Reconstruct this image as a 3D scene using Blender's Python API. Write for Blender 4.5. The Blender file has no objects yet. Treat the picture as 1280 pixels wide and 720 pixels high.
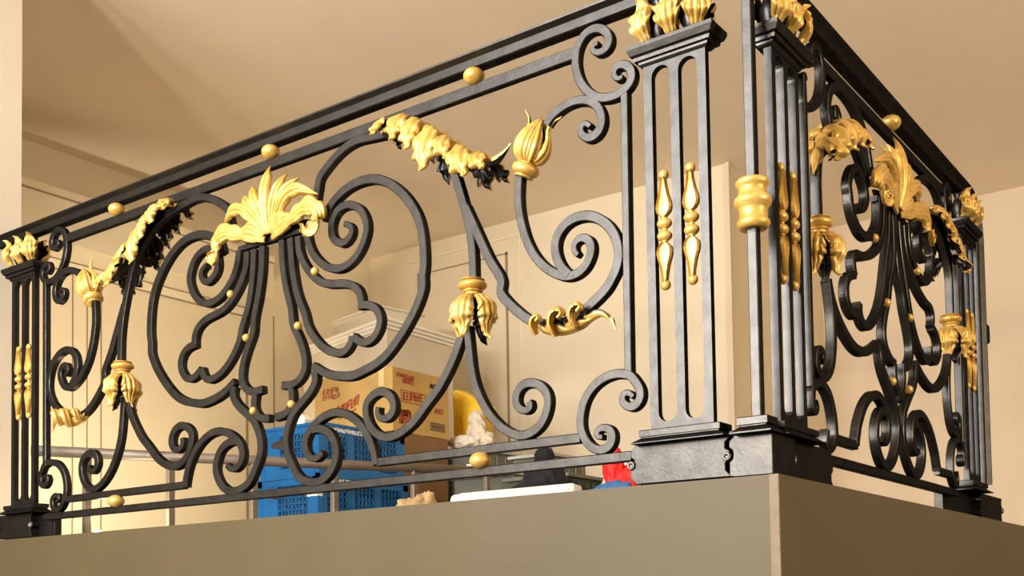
import bpy, bmesh, math, random
from mathutils import Vector, Matrix, noise
random.seed(7)
C = bpy.context.scene.collection
PI = math.pi

FRONT = {
    'ring': [(-1355, 841), (-1342, 877), (-1293, 910), (-1235, 925), (-1163, 920), (-1103, 891), (-1053, 847), (-1017, 799), (-997, 755), (-987, 695), (-986, 637), (-992, 609), (-989, 587), (-1010, 540), (-1036, 504), (-1070, 466), (-1120, 422), (-1165, 399), (-1211, 387), (-1252, 379), (-1294, 383), (-1336, 392), (-1368, 404), (-1412, 430)],
    'inner_spiral': [(-1435, 834), (-1428, 797), (-1409, 758), (-1365, 716), (-1333, 700), (-1295, 693), (-1253, 704), (-1222, 728), (-1201, 761), (-1193, 790), (-1200, 818), (-1217, 845), (-1256, 868), (-1293, 869), (-1323, 849), (-1334, 813), (-1329, 790), (-1311, 773), (-1284, 763), (-1262, 772), (-1249, 794), (-1259, 810), (-1280, 818)],
    'leaf_outline': [(-1472, 822), (-1468, 778), (-1446, 734), (-1398, 687), (-1333, 651), (-1398, 676), (-1344, 656), (-1301, 650), (-1264, 641), (-1233, 622), (-1220, 600), (-1218, 574)],
    'leaf_outline_b': [(-1227, 574), (-1188, 569), (-1158, 550), (-1146, 519), (-1154, 494), (-1174, 472), (-1204, 465), (-1228, 473), (-1251, 490)],
    'leaf_outline_c': [(-1253, 491), (-1263, 466), (-1288, 450), (-1314, 452), (-1346, 463), (-1389, 493), (-1435, 551), (-1444, 583), (-1477, 652), (-1496, 735), (-1504, 823)],
    'bell': [(-1542, 825), (-1538, 752), (-1522, 673), (-1502, 609), (-1498, 569), (-1469, 517), (-1449, 470), (-1445, 442), (-1448, 419), (-1468, 397), (-1496, 386), (-1542, 388)],
    'bulb': [(-1508, 381), (-1501, 347), (-1508, 321), (-1531, 302), (-1572, 297)],
    'double_scroll': [(-1410, 414), (-1401, 393), (-1410, 371), (-1433, 347), (-1457, 330), (-1497, 300), (-1519, 263), (-1529, 232), (-1527, 192), (-1510, 159), (-1477, 112), (-1448, 97), (-1413, 89), (-1377, 94), (-1346, 113), (-1327, 140), (-1319, 166), (-1326, 193), (-1341, 220), (-1363, 235), (-1395, 245), (-1417, 243)],
    'arch': [(-1168, 120), (-1175, 152), (-1188, 186), (-1211, 221), (-1243, 252), (-1290, 277), (-1332, 283), (-1375, 274), (-1414, 253), (-1440, 227), (-1447, 205), (-1445, 185), (-1432, 167), (-1411, 158), (-1390, 160), (-1374, 173)],
    'cradle_inner': [(-852, 453), (-857, 439), (-874, 400), (-894, 364), (-920, 327), (-945, 297), (-978, 269), (-1018, 231), (-1050, 210), (-1084, 196), (-1128, 191), (-1167, 208), (-1194, 239), (-1204, 274), (-1200, 295), (-1179, 312), (-1146, 321), (-1113, 306), (-1099, 280), (-1102, 258), (-1122, 244), (-1142, 244), (-1160, 257), (-1156, 279)],
    'cradle_outer': [(-841, 451), (-838, 426), (-833, 377), (-825, 323), (-811, 280), (-790, 240), (-765, 206), (-736, 179), (-703, 159), (-674, 150), (-642, 154), (-613, 172), (-596, 200), (-590, 232), (-598, 254), (-615, 270), (-639, 279), (-664, 278), (-682, 264), (-689, 244), (-683, 224), (-665, 211), (-646, 213), (-639, 222), (-648, 233)],
    'stem': [(-1387, 951), (-1382, 974), (-1362, 991), (-1324, 1016), (-1281, 1036), (-1228, 1046), (-1172, 1041), (-1106, 1034), (-1033, 1016), (-958, 974), (-903, 913), (-877, 864), (-858, 810), (-841, 756), (-828, 704), (-820, 646), (-818, 569)],
    'branch': [(-841, 767), (-821, 727), (-800, 684), (-766, 615), (-725, 545), (-734, 527), (-713, 498), (-689, 474), (-656, 446), (-620, 425), (-573, 414), (-534, 414), (-499, 424), (-472, 439), (-438, 460), (-415, 478), (-405, 492), (-390, 515), (-382, 542), (-384, 571), (-394, 601), (-415, 630), (-452, 656), (-490, 664), (-528, 656), (-554, 632), (-562, 604), (-555, 570), (-539, 543), (-523, 528)],
    'bud_stem': [(-666, 815), (-670, 779), (-671, 738), (-665, 696), (-648, 639), (-623, 593), (-593, 560), (-562, 538), (-531, 525), (-504, 525), (-481, 535), (-463, 558), (-457, 579), (-462, 598), (-479, 611), (-497, 610), (-509, 596), (-507, 582), (-496, 571)],
    'top_curl': [(-582, 916), (-570, 929), (-546, 941), (-515, 950), (-476, 948), (-450, 936), (-430, 915), (-421, 888), (-425, 863), (-439, 850), (-459, 848), (-476, 858), (-484, 876), (-477, 889), (-462, 887), (-455, 876)],
    'c_scroll': [(-428, 1072), (-441, 1073), (-447, 1065), (-437, 1052), (-419, 1047), (-401, 1054), (-396, 1070), (-404, 1092), (-423, 1108), (-446, 1112), (-469, 1104), (-485, 1084), (-493, 1053), (-491, 1026), (-481, 995), (-460, 964), (-434, 942), (-405, 932), (-376, 932), (-350, 942), (-336, 960), (-340, 983), (-356, 999), (-374, 1002), (-387, 993), (-384, 975), (-371, 965), (-362, 971)],
    'bottom_scroll': [(-436, 123), (-449, 122), (-456, 133), (-447, 143), (-426, 145), (-410, 132), (-409, 112), (-420, 96), (-446, 92), (-468, 102), (-486, 123), (-497, 153), (-494, 188), (-483, 219), (-461, 245), (-431, 262), (-391, 268), (-351, 256), (-351, 251), (-336, 232), (-330, 210), (-337, 193), (-357, 183), (-374, 192), (-383, 207), (-375, 221), (-359, 219), (-351, 208)],
    'side_bar': [(-359, 938), (-357, 845), (-357, 704), (-366, 290), (-363, 261)],
    'inner_top': [(-498, 1063), (-583, 1067)],
    'inner_bot': [(-501, 127), (-691, 124), (-1163, 128)],
    'bottom_rail': [(-375, 70), (-907, 96), (-1287, 69)],
}
RIGHT = {
    'c_scroll': [(379, 1059), (372, 1046), (358, 1039), (350, 1048), (355, 1069), (368, 1089), (391, 1096), (411, 1082), (423, 1059), (425, 1033), (418, 1000), (402, 970), (371, 942), (330, 920), (295, 913), (275, 927), (268, 950), (271, 974), (284, 992), (301, 992), (304, 977)],
    'side_bar': [(291, 913), (282, 697), (291, 469), (297, 269)],
    'top_arc': [(490, 947), (506, 970), (503, 952), (522, 953), (508, 931), (479, 913), (470, 927), (457, 946), (456, 973), (469, 1005), (502, 1032), (551, 1046), (601, 1049), (652, 1042), (687, 1027), (713, 1011), (734, 990), (750, 964), (757, 936)],
    'stem': [(739, 872), (712, 891), (683, 912), (654, 930), (616, 938), (573, 936), (523, 924), (439, 886), (382, 846), (352, 797), (353, 748), (376, 725), (378, 693), (375, 655)],
    'inner_spiral': [(836, 846), (837, 816), (830, 780), (804, 745), (763, 719), (723, 706), (680, 705), (645, 718), (618, 739), (603, 767), (600, 795), (591, 800), (599, 826), (616, 848), (644, 870), (675, 873), (705, 861), (729, 833), (732, 808), (714, 784), (686, 769), (671, 779)],
    'leaf_outline': [(881, 828), (874, 788), (858, 746), (823, 703), (769, 671), (713, 650), (664, 639), (632, 637), (611, 623), (608, 596), (620, 574)],
    'leaf_outline_b': [(617, 577), (575, 563), (554, 545), (547, 519), (554, 493), (578, 475), (608, 469), (640, 483), (649, 508)],
    'leaf_outline_c': [(649, 508), (650, 481), (669, 462), (701, 457), (740, 470), (787, 502), (825, 543), (853, 590), (875, 644), (902, 712), (919, 762), (929, 826)],
    'bell': [(960, 831), (961, 785), (961, 726), (946, 669), (915, 623), (898, 577), (873, 538), (853, 500), (843, 468), (852, 436), (877, 414), (905, 400), (938, 396)],
    'bulb': [(933, 395), (928, 370), (933, 348), (944, 327), (964, 310), (993, 303)],
    'double_scroll': [(792, 433), (807, 413), (811, 392), (812, 385), (830, 358), (860, 333), (895, 304), (926, 275), (943, 239), (949, 209), (944, 186), (935, 162), (911, 129), (875, 102), (839, 91), (805, 97), (774, 120), (756, 150), (754, 183), (766, 213), (790, 236), (819, 246), (847, 236)],
    'arch': [(595, 128), (598, 144), (603, 148), (612, 173), (633, 203), (663, 236), (705, 264), (750, 280), (794, 281), (831, 265), (854, 243), (863, 214), (863, 188), (849, 168), (828, 156), (806, 167)],
    'cradle_inner': [(425, 519), (439, 488), (463, 457), (500, 427), (547, 402), (595, 385), (646, 381), (689, 387), (745, 406), (797, 432)],
    'cradle_outer': [(421, 518), (434, 481), (445, 443), (449, 403), (448, 370), (441, 335), (446, 323), (434, 301), (404, 278), (376, 267), (348, 269), (329, 284), (326, 303), (339, 327), (356, 340), (371, 330), (371, 313), (357, 305)],
    'bottom_scroll': [(310, 201), (322, 193), (317, 178), (295, 173), (279, 181), (276, 202), (285, 223), (309, 242), (340, 251), (375, 247), (405, 230), (426, 200), (437, 169), (439, 143), (441, 136), (433, 119), (418, 104), (399, 94), (381, 100), (376, 119), (385, 141)],
    'inner_bot': [(440, 126), (593, 128)],
    'inner_top': [(431, 1061), (592, 1058), (899, 1071)],
    'bottom_rail': [(411, 74), (969, 66), (1474, 73)],
}
# ------------------------------------------------------------------ materials
def new_mat(name):
    m = bpy.data.materials.new(name); m.use_nodes = True
    nt = m.node_tree; b = nt.nodes['Principled BSDF']
    return m, nt, b
def mat(name, col, rough=.6, metal=0., var=.0, scale=8., bump=0., bscale=60., spec=.5, col2=None, coat=0.):
    m, nt, b = new_mat(name)
    b.inputs['Roughness'].default_value = rough; b.inputs['Metallic'].default_value = metal
    b.inputs['Specular IOR Level'].default_value = spec
    b.inputs['Coat Weight'].default_value = coat
    tc = nt.nodes.new('ShaderNodeTexCoord')
    if var > 0 or col2:
        n = nt.nodes.new('ShaderNodeTexNoise'); n.inputs['Scale'].default_value = scale
        n.inputs['Detail'].default_value = 4
        nt.links.new(tc.outputs['Object'], n.inputs['Vector'])
        r = nt.nodes.new('ShaderNodeValToRGB')
        r.color_ramp.elements[0].position = .35; r.color_ramp.elements[1].position = .65
        a = col2 if col2 else [c*(1-var) for c in col]
        bb = col if col2 else [min(1, c*(1+var)) for c in col]
        r.color_ramp.elements[0].color = (*a, 1); r.color_ramp.elements[1].color = (*bb, 1)
        nt.links.new(n.outputs['Fac'], r.inputs['Fac']); nt.links.new(r.outputs['Color'], b.inputs['Base Color'])
    else:
        b.inputs['Base Color'].default_value = (*col, 1)
    if bump > 0:
        n2 = nt.nodes.new('ShaderNodeTexNoise'); n2.inputs['Scale'].default_value = bscale; n2.inputs['Detail'].default_value = 3
        nt.links.new(tc.outputs['Object'], n2.inputs['Vector'])
        bp = nt.nodes.new('ShaderNodeBump'); bp.inputs['Strength'].default_value = bump; bp.inputs['Distance'].default_value = .004
        nt.links.new(n2.outputs['Fac'], bp.inputs['Height']); nt.links.new(bp.outputs['Normal'], b.inputs['Normal'])
    return m
M = {}
M['iron'] = mat('painted_wrought_iron', (.046, .044, .0425), .37, .92, .14, 25., .12, 120., .3)
M['iron'].node_tree.nodes['Principled BSDF'].inputs['Specular Tint'].default_value = (.18, .18, .18, 1)
M['gold'] = mat('gilding', (.64, .425, .125), .40, .45, 0, 30., .15, 90., .5, col2=(.50, .30, .06))
M['steel'] = mat('screw_steel', (.16, .155, .145), .5, .9)
M['fascia'] = mat('fascia_paint', (.063, .0465, .0205), .55, 0, .05, 3., .10, 45., .35)
M['fascia_rough'] = mat('patched_plaster', (.17, .135, .095), .75, 0, .10, 30., .5, 70., .3)
M['ceiling'] = mat('ceiling_paint', (.86, .75, .60), .9, 0, .02, 2.)
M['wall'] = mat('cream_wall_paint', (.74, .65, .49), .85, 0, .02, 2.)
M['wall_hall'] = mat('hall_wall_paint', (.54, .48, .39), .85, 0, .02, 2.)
M['wall_pink'] = mat('pale_wall_paint', (.66, .55, .41), .85, 0, .02, 2.)
M['floor'] = mat('mezzanine_floor', (.30, .24, .18), .7, 0, .1, 6.)
M['trim'] = mat('trim_paint', (.80, .72, .56), .6)
M['groove'] = mat('trim_groove', (.30, .23, .14), .8)
M['tube'] = mat('brushed_pipe', (.20, .165, .13), .5, .4, .08, 20.)
M['blue'] = mat('blue_plastic', (.006, .125, .36), .45, 0, .10, 12.)
M['crate_in'] = mat('crate_contents', (.34, .33, .40), .8, 0, 0, 40., col2=(.05, .05, .09))
M['carton'] = mat('yellow_cardboard', (.50, .32, .10), .8, 0, .05, 10.)
M['brown'] = mat('brown_cardboard', (.22, .12, .05), .85, 0, .1, 8.)
M['red_ink'] = mat('red_ink', (.33, .05, .02), .8)
M['dark_ink'] = mat('dark_ink', (.04, .03, .03), .8)
M['white_ink'] = mat('white_ink', (.85, .85, .85), .7)
M['tape'] = mat('clear_tape', (.74, .58, .27), .3)
M['cab'] = mat('pale_cabinet', (.62, .55, .44), .5, 0, .03, 4.)
M['cab_trim'] = mat('white_cabinet_trim', (.80, .76, .68), .45)
M['yellow'] = mat('yellow_plastic', (.85, .52, .02), .4, 0, .12, 14.)
M['whitebag'] = mat('white_bag', (.58, .51, .40), .6, 0, .12, 30.)
M['grey_plastic'] = mat('grey_plastic', (.125, .13, .105), .4, 0, .05, 8.)
M['lid'] = mat('pale_grey_lid', (.40, .40, .36), .4, 0, .05, 8.)
M['green'] = mat('dark_green_plastic', (.03, .05, .03), .5, 0, .2, 14.)
M['navy'] = mat('navy_cloth', (.005, .0055, .010), .9, 0, .3, 40., .3, 200.)
M['red'] = mat('red_cloth', (.62, .012, .010), .6, 0, .15, 20.)
M['white'] = mat('white_cloth', (.82, .79, .72), .8, 0, .05, 20.)
M['bluecloth'] = mat('blue_cloth', (.03, .12, .30), .8, 0, .2, 30.)
M['pink'] = mat('pink_packet', (.70, .10, .16), .5)
M['paper'] = mat('brown_paper', (.42, .28, .14), .85, 0, .15, 20.)
mb_, nt_, b_ = new_mat('lit_bulb'); b_.inputs['Emission Color'].default_value = (1, .86, .6, 1); b_.inputs['Emission Strength'].default_value = 14
M['bulb'] = mb_

# ------------------------------------------------------------------ mesh builder
class MB:
    def __init__(s): s.v = []; s.f = []; s.mi = []; s.sm = []
    def add(s, vs, fs, mi=0, smooth=False):
        o = len(s.v); s.v += [Vector(p) for p in vs]
        for f in fs: s.f.append([i+o for i in f]); s.mi.append(mi); s.sm.append(smooth)
    def box(s, lo, hi, mi=0, xf=None):
        x0, y0, z0 = lo; x1, y1, z1 = hi
        vs = [Vector(p) for p in ((x0,y0,z0),(x1,y0,z0),(x1,y1,z0),(x0,y1,z0),(x0,y0,z1),(x1,y0,z1),(x1,y1,z1),(x0,y1,z1))]
        if xf: vs = [xf(p) for p in vs]
        s.add(vs, [(0,3,2,1),(4,5,6,7),(0,1,5,4),(1,2,6,5),(2,3,7,6),(3,0,4,7)], mi)
    def prism(s, pts, lo, hi, xf, mi=0):
        # polygon pts (a,b) extruded over d from lo to hi through xf(a,b,d)
        n = len(pts); vs = [xf(a, b, lo) for a, b in pts]+[xf(a, b, hi) for a, b in pts]
        s.add(vs, [tuple(range(n)), tuple(range(2*n-1, n-1, -1))]+[(i, i+n, (i+1) % n+n, (i+1) % n) for i in range(n)], mi)
    def build(s, name, mats, parent=None, bevel=0., origin=None):
        me = bpy.data.meshes.new(name)
        bm = bmesh.new(); vs = [bm.verts.new(p) for p in s.v]
        for f, mi, sm in zip(s.f, s.mi, s.sm):
            try: fc = bm.faces.new([vs[i] for i in f])
            except ValueError: continue
            fc.material_index = mi; fc.smooth = sm
        bmesh.ops.recalc_face_normals(bm, faces=bm.faces[:])
        bm.to_mesh(me); bm.free()
        o = bpy.data.objects.new(name, me); C.objects.link(o)
        for m in (mats if isinstance(mats, (list, tuple)) else [mats]): me.materials.append(M[m])
        if parent is not None:
            o.parent = parent; o.matrix_parent_inverse = Matrix.Translation(-Vector(parent.location))
        elif origin is not None:
            me.transform(Matrix.Translation(-Vector(origin))); o.location = origin
        if bevel:
            b = o.modifiers.new('edge', 'BEVEL'); b.width = bevel; b.segments = 2; b.limit_method = 'ANGLE'; b.angle_limit = .7
        return o
def sub(o, parent, top):
    # make o (built under top) a sub-part of parent; parts sit at the world origin, so no further offset
    o.parent = parent; o.matrix_parent_inverse = Matrix.Identity(4); return o
def tag(o, label=None, cat=None, group=None, kind=None):
    for k, v in (('label', label), ('category', cat), ('group', group), ('kind', kind)):
        if v: o[k] = v
    return o
def empty(name, loc, label, cat, group=None):
    o = bpy.data.objects.new(name, None); C.objects.link(o); o.location = loc; o.empty_display_size = .05
    return tag(o, label, cat, group)

# ------------------------------------------------------------------ curves
def catmull(P, step=.006):
    P = [Vector(p) for p in P]
    if len(P) == 2: dense = [P[0].lerp(P[1], i/20) for i in range(21)]
    else:
        Q = [P[0]*2-P[1]]+P+[P[-1]*2-P[-2]]; dense = []
        for i in range(1, len(Q)-2):
            p0, p1, p2, p3 = Q[i-1:i+3]
            t0 = 0; t1 = t0+max(1e-6, (p1-p0).length**.5); t2 = t1+max(1e-6, (p2-p1).length**.5); t3 = t2+max(1e-6, (p3-p2).length**.5)
            for k in range(12):
                t = t1+(t2-t1)*k/12
                a1 = p0*((t1-t)/(t1-t0))+p1*((t-t0)/(t1-t0)); a2 = p1*((t2-t)/(t2-t1))+p2*((t-t1)/(t2-t1)); a3 = p2*((t3-t)/(t3-t2))+p3*((t-t2)/(t3-t2))
                b1 = a1*((t2-t)/(t2-t0))+a2*((t-t0)/(t2-t0)); b2 = a2*((t3-t)/(t3-t1))+a3*((t-t1)/(t3-t1))
                dense.append(b1*((t2-t)/(t2-t1))+b2*((t-t1)/(t2-t1)))
        dense.append(P[-1])
    L = [0]
    for a, b in zip(dense, dense[1:]): L.append(L[-1]+(b-a).length)
    n = max(2, int(round(L[-1]/step))); out = []; j = 0
    for i in range(n+1):
        t = L[-1]*i/n
        while j < len(L)-2 and L[j+1] < t: j += 1
        d = L[j+1]-L[j]; out.append(dense[j].lerp(dense[j+1], (t-L[j])/d if d > 1e-9 else 0))
    return out
def relax(P, n):
    for _ in range(n):
        P = [P[0]]+[P[i]*.5+(P[i-1]+P[i+1])*.25 for i in range(1, len(P)-1)]+[P[-1]]
    return P
def bar(mb, pts, w, D, xf, d0=0., taper=(1., 1.), smooth=5, step=.006, c=.0022):
    # flat bar following pts in a plane: width w in the plane, depth D behind it
    if len(pts) == 2: P = [Vector((*pts[0], 0)), Vector((*pts[1], 0))]
    else: P = relax(catmull([Vector((a, b, 0)) for a, b in pts], step), smooth)
    n = len(P); vs = []; tl = max(3, int(.09/step))
    for i in range(n):
        t = (P[min(i+1, n-1)]-P[max(i-1, 0)]).normalized(); N = Vector((-t.y, t.x, 0))
        k = 1.
        if i < tl: k = taper[0]+(1-taper[0])*i/tl
        if n-1-i < tl: k = min(k, taper[1]+(1-taper[1])*(n-1-i)/tl)
        h = w*k/2
        for o, d in ((-h+c, 0), (h-c, 0), (h, c), (h, D-c), (h-c, D), (-h+c, D), (-h, D-c), (-h, c)):
            q = P[i]+N*o; vs.append(xf(q.x, q.y, d0+d))
    fs = []
    for i in range(n-1):
        for k in range(8):
            k2 = (k+1) % 8; fs.append((i*8+k, i*8+k2, (i+1)*8+k2, (i+1)*8+k))
    fs += [tuple(range(8)), tuple(range((n-1)*8+7, (n-1)*8-1, -1))]
    mb.add(vs, fs, 0, False)
def lathe(mb, prof, origin, axis, seg=28, mi=0, sx=1., ref=None):
    # prof [(r, h)] turned about axis from origin; sx squashes it along the second radial direction
    A = Vector(axis).normalized(); r = Vector(ref) if ref else (Vector((0, 1, 0)) if abs(A.y) < .9 else Vector((1, 0, 0)))
    U = (r-A*r.dot(A)).normalized(); V = A.cross(U); O = Vector(origin)
    vs = [O+A*h+U*(q*math.cos(2*PI*k/seg)*sx)+V*(q*math.sin(2*PI*k/seg)) for q, h in prof for k in range(seg)]
    n = len(prof); fs = []
    for i in range(n-1):
        for k in range(seg):
            k2 = (k+1) % seg; fs.append((i*seg+k, i*seg+k2, (i+1)*seg+k2, (i+1)*seg+k))
    fs += [tuple(range(seg-1, -1, -1)), tuple(range((n-1)*seg, n*seg))]
    mb.add(vs, fs, mi, True)
def arcprof(r, h0, h1, base=0., n=8, p=1.):
    # bulging profile between h0 and h1 on radius base
    return [(base+r*math.sin(PI*i/n)**p, h0+(h1-h0)*(1-math.cos(PI*i/n))/2) for i in range(n+1)]
def tube(mb, a, b, r, seg=16, mi=0):
    a = Vector(a); b = Vector(b); lathe(mb, [(r, 0), (r, (b-a).length)], a, b-a, seg, mi)
def leaf(mb, spine, side, w, theta=.9, flip=1, lobes=4, depth=.35, ribs=3, amp=.05, fwd=.5, thick=.0025, NT=40, NS=20, rim=0, edgecurl=0.):
    # an acanthus-like leaf: a curved, fluted, scalloped sheet along a 3D spine. w = list of half widths along it
    S = catmull([Vector(p) for p in spine], .004)
    def at(t):
        x = t*(len(S)-1); i = min(int(x), len(S)-2); return S[i].lerp(S[i+1], x-i)
    def W(t):
        x = t*(len(w)-1); i = min(int(x), len(w)-2); f = x-i; f = f*f*(3-2*f); return w[i]*(1-f)+w[i+1]*f
    side0 = Vector(side).normalized(); fr = []; bk = []
    for i in range(NT+1):
        t = i/NT; p = at(t); T = (at(min(1, t+.01))-at(max(0, t-.01))).normalized()
        sd = (side0-T*side0.dot(T)).normalized(); N = T.cross(sd)*flip
        for j in range(NS+1):
            s = -1+2*j/NS; a = abs(s)
            sc = 1-depth*a*(1-abs(math.sin(PI*(lobes*t+.5*a)))**.6) if lobes else 1
            ww = max(W(t)*sc, .0004)
            th = theta*s
            if theta > .05:
                r = ww/theta; off = sd*(r*math.sin(th))-N*(r*(1-math.cos(th)))
            else: off = sd*(ww*s)
            rb = amp*ww*(2.2*abs(math.cos(PI*ribs*s))**.55-1.1)*(1-.35*a) if ribs else 0
            if lobes: rb += amp*.9*ww*a*math.cos(2*PI*(lobes*t+.5*a)+PI)
            q = p+off+T*(fwd*ww*a**1.6*math.sin(PI*min(1, t*1.1)))+N*(rb+edgecurl*ww*a**3)
            fr.append(q); bk.append(q-N*thick)
    n = NS+1; m = len(fr)
    idx = lambda i, j: i*n+j
    mb.add(fr, [(idx(i, j), idx(i, j+1), idx(i+1, j+1), idx(i+1, j)) for i in range(NT) for j in range(NS)], 0, True)
    o = len(mb.v)-m
    mb.add(bk, [(idx(i, j), idx(i+1, j), idx(i+1, j+1), idx(i, j+1)) for i in range(NT) for j in range(NS)], 1, True)
    o2 = len(mb.v)-m
    loop = [idx(0, j) for j in range(n)]+[idx(i, NS) for i in range(1, NT+1)]+[idx(NT, j) for j in range(NS-1, -1, -1)]+[idx(i, 0) for i in range(NT-1, 0, -1)]
    for a, b in zip(loop, loop[1:]+loop[:1]):
        mb.f.append([o+a, o+b, o2+b, o2+a]); mb.mi.append(rim); mb.sm.append(False)

# ------------------------------------------------------------------ the two railing planes
def front(a, b, d): return Vector((a, d, b))
XR = -.027
def right(a, b, d): return Vector((XR-d, a, b))
CF, CR = -1.585, .972                      # axes of symmetry of the two panels
mm = lambda L: [(a/1000, b/1000) for a, b in L]
def mir(L, c): return [(2*c-a, b) for a, b in L]
GLD = ['gold', 'iron']

JIT = [0.]
def add_bars(parent, data, c, xf, widths):
    for name, pts in data.items():
        P = mm(pts)
        nm, w, tp = widths.get(name, ('scroll_bar', .024, (1., 1.)))
        if nm is None: continue
        for q in (P, mir(P, c)):
            m = MB(); JIT[0] = (JIT[0]+.37) % 1; bar(m, q, w, .023, xf, .0012*JIT[0], tp); m.build(nm, 'iron', parent)

def ball(parent, name, p, r, xf, squash=1., h=0):
    # gilded knob: front half gold, iron stem behind
    m = MB(); c = xf(p[0], p[1], .008-h)
    out = xf(0, 0, -1)-xf(0, 0, 0)
    prof = [(r*math.sin(PI*i/12), -r*squash*math.cos(PI*i/12)) for i in range(1, 12)]
    lathe(m, [(.0005, -r*squash)]+prof+[(.0005, r*squash)], c, (0, 0, 1), 20, 0)
    return m.build(name, 'gold', parent)

def flower_drop(parent, p, tdir, xf, scale=1.):
    # collar and four hanging leaves round a forked bar. tdir = plane direction in which the leaves hang
    O = xf(p[0], p[1], .011); A = (xf(tdir[0], tdir[1], 0)-xf(0, 0, 0)).normalized()
    out = (xf(0, 0, -1)-xf(0, 0, 0)).normalized(); lat = A.cross(out)
    k = scale
    m = MB()
    lathe(m, [(.014*k, -.014*k)]+arcprof(.010*k, -.014*k, -.010*k, .022*k)+arcprof(.016*k, -.009*k, .013*k, .022*k)+arcprof(.006*k, .014*k, .020*k, .021*k)+arcprof(.004*k, .0205*k, .030*k, .019*k)+[(.012*k, .030*k)], O, A, 32)
    f = m.build('drop_flower', 'gold', parent)
    for i in range(4):
        an = i*PI/2
        R = out*math.cos(an)+lat*math.sin(an); S = A.cross(R)
        sp = [O+A*(h*k)+R*(r*k) for r, h in ((.016, .026), (.038, .034), (.060, .058), (.064, .088), (.052, .116), (.050, .134), (.060, .146))]
        m = MB(); leaf(m, sp, S, [.014*k, .033*k, .045*k, .043*k, .032*k, .019*k, .002*k], 1.0, 1 if A.cross(S).dot(R) > 0 else -1, 4, .26, 2.5, .11, .35, .0028)
        q = m.build('hanging_leaf', GLD, parent); sub(q, f, parent)
    return f

def bud(parent, p, tdir, xf, scale=1.):
    O = xf(p[0], p[1], .011); A = (xf(tdir[0], tdir[1], 0)-xf(0, 0, 0)).normalized()
    out = (xf(0, 0, -1)-xf(0, 0, 0)).normalized(); lat = A.cross(out); k = scale
    m = MB()
    lathe(m, [(.013*k, -.021*k)]+arcprof(.004*k, -.021*k, -.015*k, .022*k)+arcprof(.012*k, -.014*k, .012*k, .024*k)+arcprof(.004*k, .0125*k, .017*k, .021*k)+[(.012*k, .017*k)], O, A, 32)
    f = m.build('flower_bud', 'gold', parent)
    for an in (0, PI/4, -PI/4, PI, .75*PI, -.75*PI, PI/2, -PI/2):
        R = out*math.cos(an)+lat*math.sin(an); S = A.cross(R)
        if abs(abs(an)-PI/2) < .01: prof = ((.012, .014), (.036, .022), (.052, .048), (.047, .080), (.036, .102), (.042, .122), (.058, .136), (.060, .140)); wd = [.010, .020, .022, .017, .011, .007, .004, .001]
        else: prof = ((.012, .014), (.034, .024), (.044, .048), (.038, .080), (.022, .106), (.005, .126)); wd = [.010, .020, .024, .020, .011, .002]
        sp = [O+A*(h*k)+R*(r*k) for r, h in prof]
        m = MB(); leaf(m, sp, S, [x*k for x in wd], 1.15, 1 if A.cross(S).dot(R) > 0 else -1, 0, 0, 1.5, .17, 0, .002, 30, 16)
        q = m.build('petal', GLD, parent); sub(q, f, parent)
    return f

def palmette(parent, c, z, xf, sx=1.):
    # shell of gilded leaves above the little crossbar
    m = MB(); m.prism([(c-.10*sx, z-.004), (c+.10*sx, z-.004), (c+.15*sx, z+.03), (c+.05*sx, z+.05), (c, z+.11), (c-.05*sx, z+.05), (c-.15*sx, z+.03)], .010, .022, xf)
    root = m.build('palmette', 'iron', parent, .003)
    out = (xf(0, 0, -1)-xf(0, 0, 0)).normalized()
    hz = (xf(1, 0, 0)-xf(0, 0, 0)).normalized()
    def L(pts, w, sgn, **kw):
        sp = [xf(c+sgn*sx*a, z+b, -h) for a, b, h in pts]
        T = (sp[-1]-sp[0]).normalized(); S = T.cross(out)
        mb = MB(); leaf(mb, sp, S, w, kw.get('theta', .8), -1 if T.cross(S).dot(out) < 0 else 1, kw.get('lobes', 0), kw.get('depth', .3), kw.get('ribs', 1.5), kw.get('amp', .09)*2.1, kw.get('fwd', .4), .004, 36, 18)
        q = mb.build(kw.get('name', 'palmette_leaf'), ['gold', 'gold'], parent); sub(q, root, parent)
    L([(0, .010, .014), (0, .07, .030), (0, .14, .034), (0, .195, .018), (0, .224, .000)], [.012, .016, .024, .022, .002], 1, amp=.07)
    for g in (-1, 1):
        L([(.006, .014, .012), (.026, .08, .026), (.052, .135, .030), (.070, .168, .014), (.076, .180, .002)], [.010, .015, .021, .019, .002], g)
        L([(.012, .014, .012), (.046, .075, .024), (.082, .120, .028), (.110, .148, .012), (.122, .158, .000)], [.010, .016, .022, .020, .002], g)
        L([(.014, .010, .014), (.055, .068, .026), (.100, .104, .034), (.145, .112, .032), (.185, .098, .018), (.208, .086, .004)], [.012, .020, .025, .024, .017, .002], g, lobes=3, depth=.3)
        for (ax, az, w_) in ((.085, .052, .012), (.110, .040, .013), (.128, .024, .012)):
            L([(.020, .006, .010), (ax*.6, az*.75+.012, .026), (ax, az, .024), (ax+.012, az-.012, .012)], [.007, w_, w_, .002], g, ribs=.5, amp=.12, fwd=0)
        L([(.014, -.002, .012), (.060, .010, .020), (.120, .034, .030), (.180, .050, .036), (.222, .034, .034), (.232, -.004, .030), (.212, -.030, .034), (.188, -.030, .044), (.184, -.008, .050)], [.010, .016, .022, .032, .036, .032, .026, .022, .004], g, lobes=6, depth=.34, ribs=2.5, amp=.06)
    return root

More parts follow.
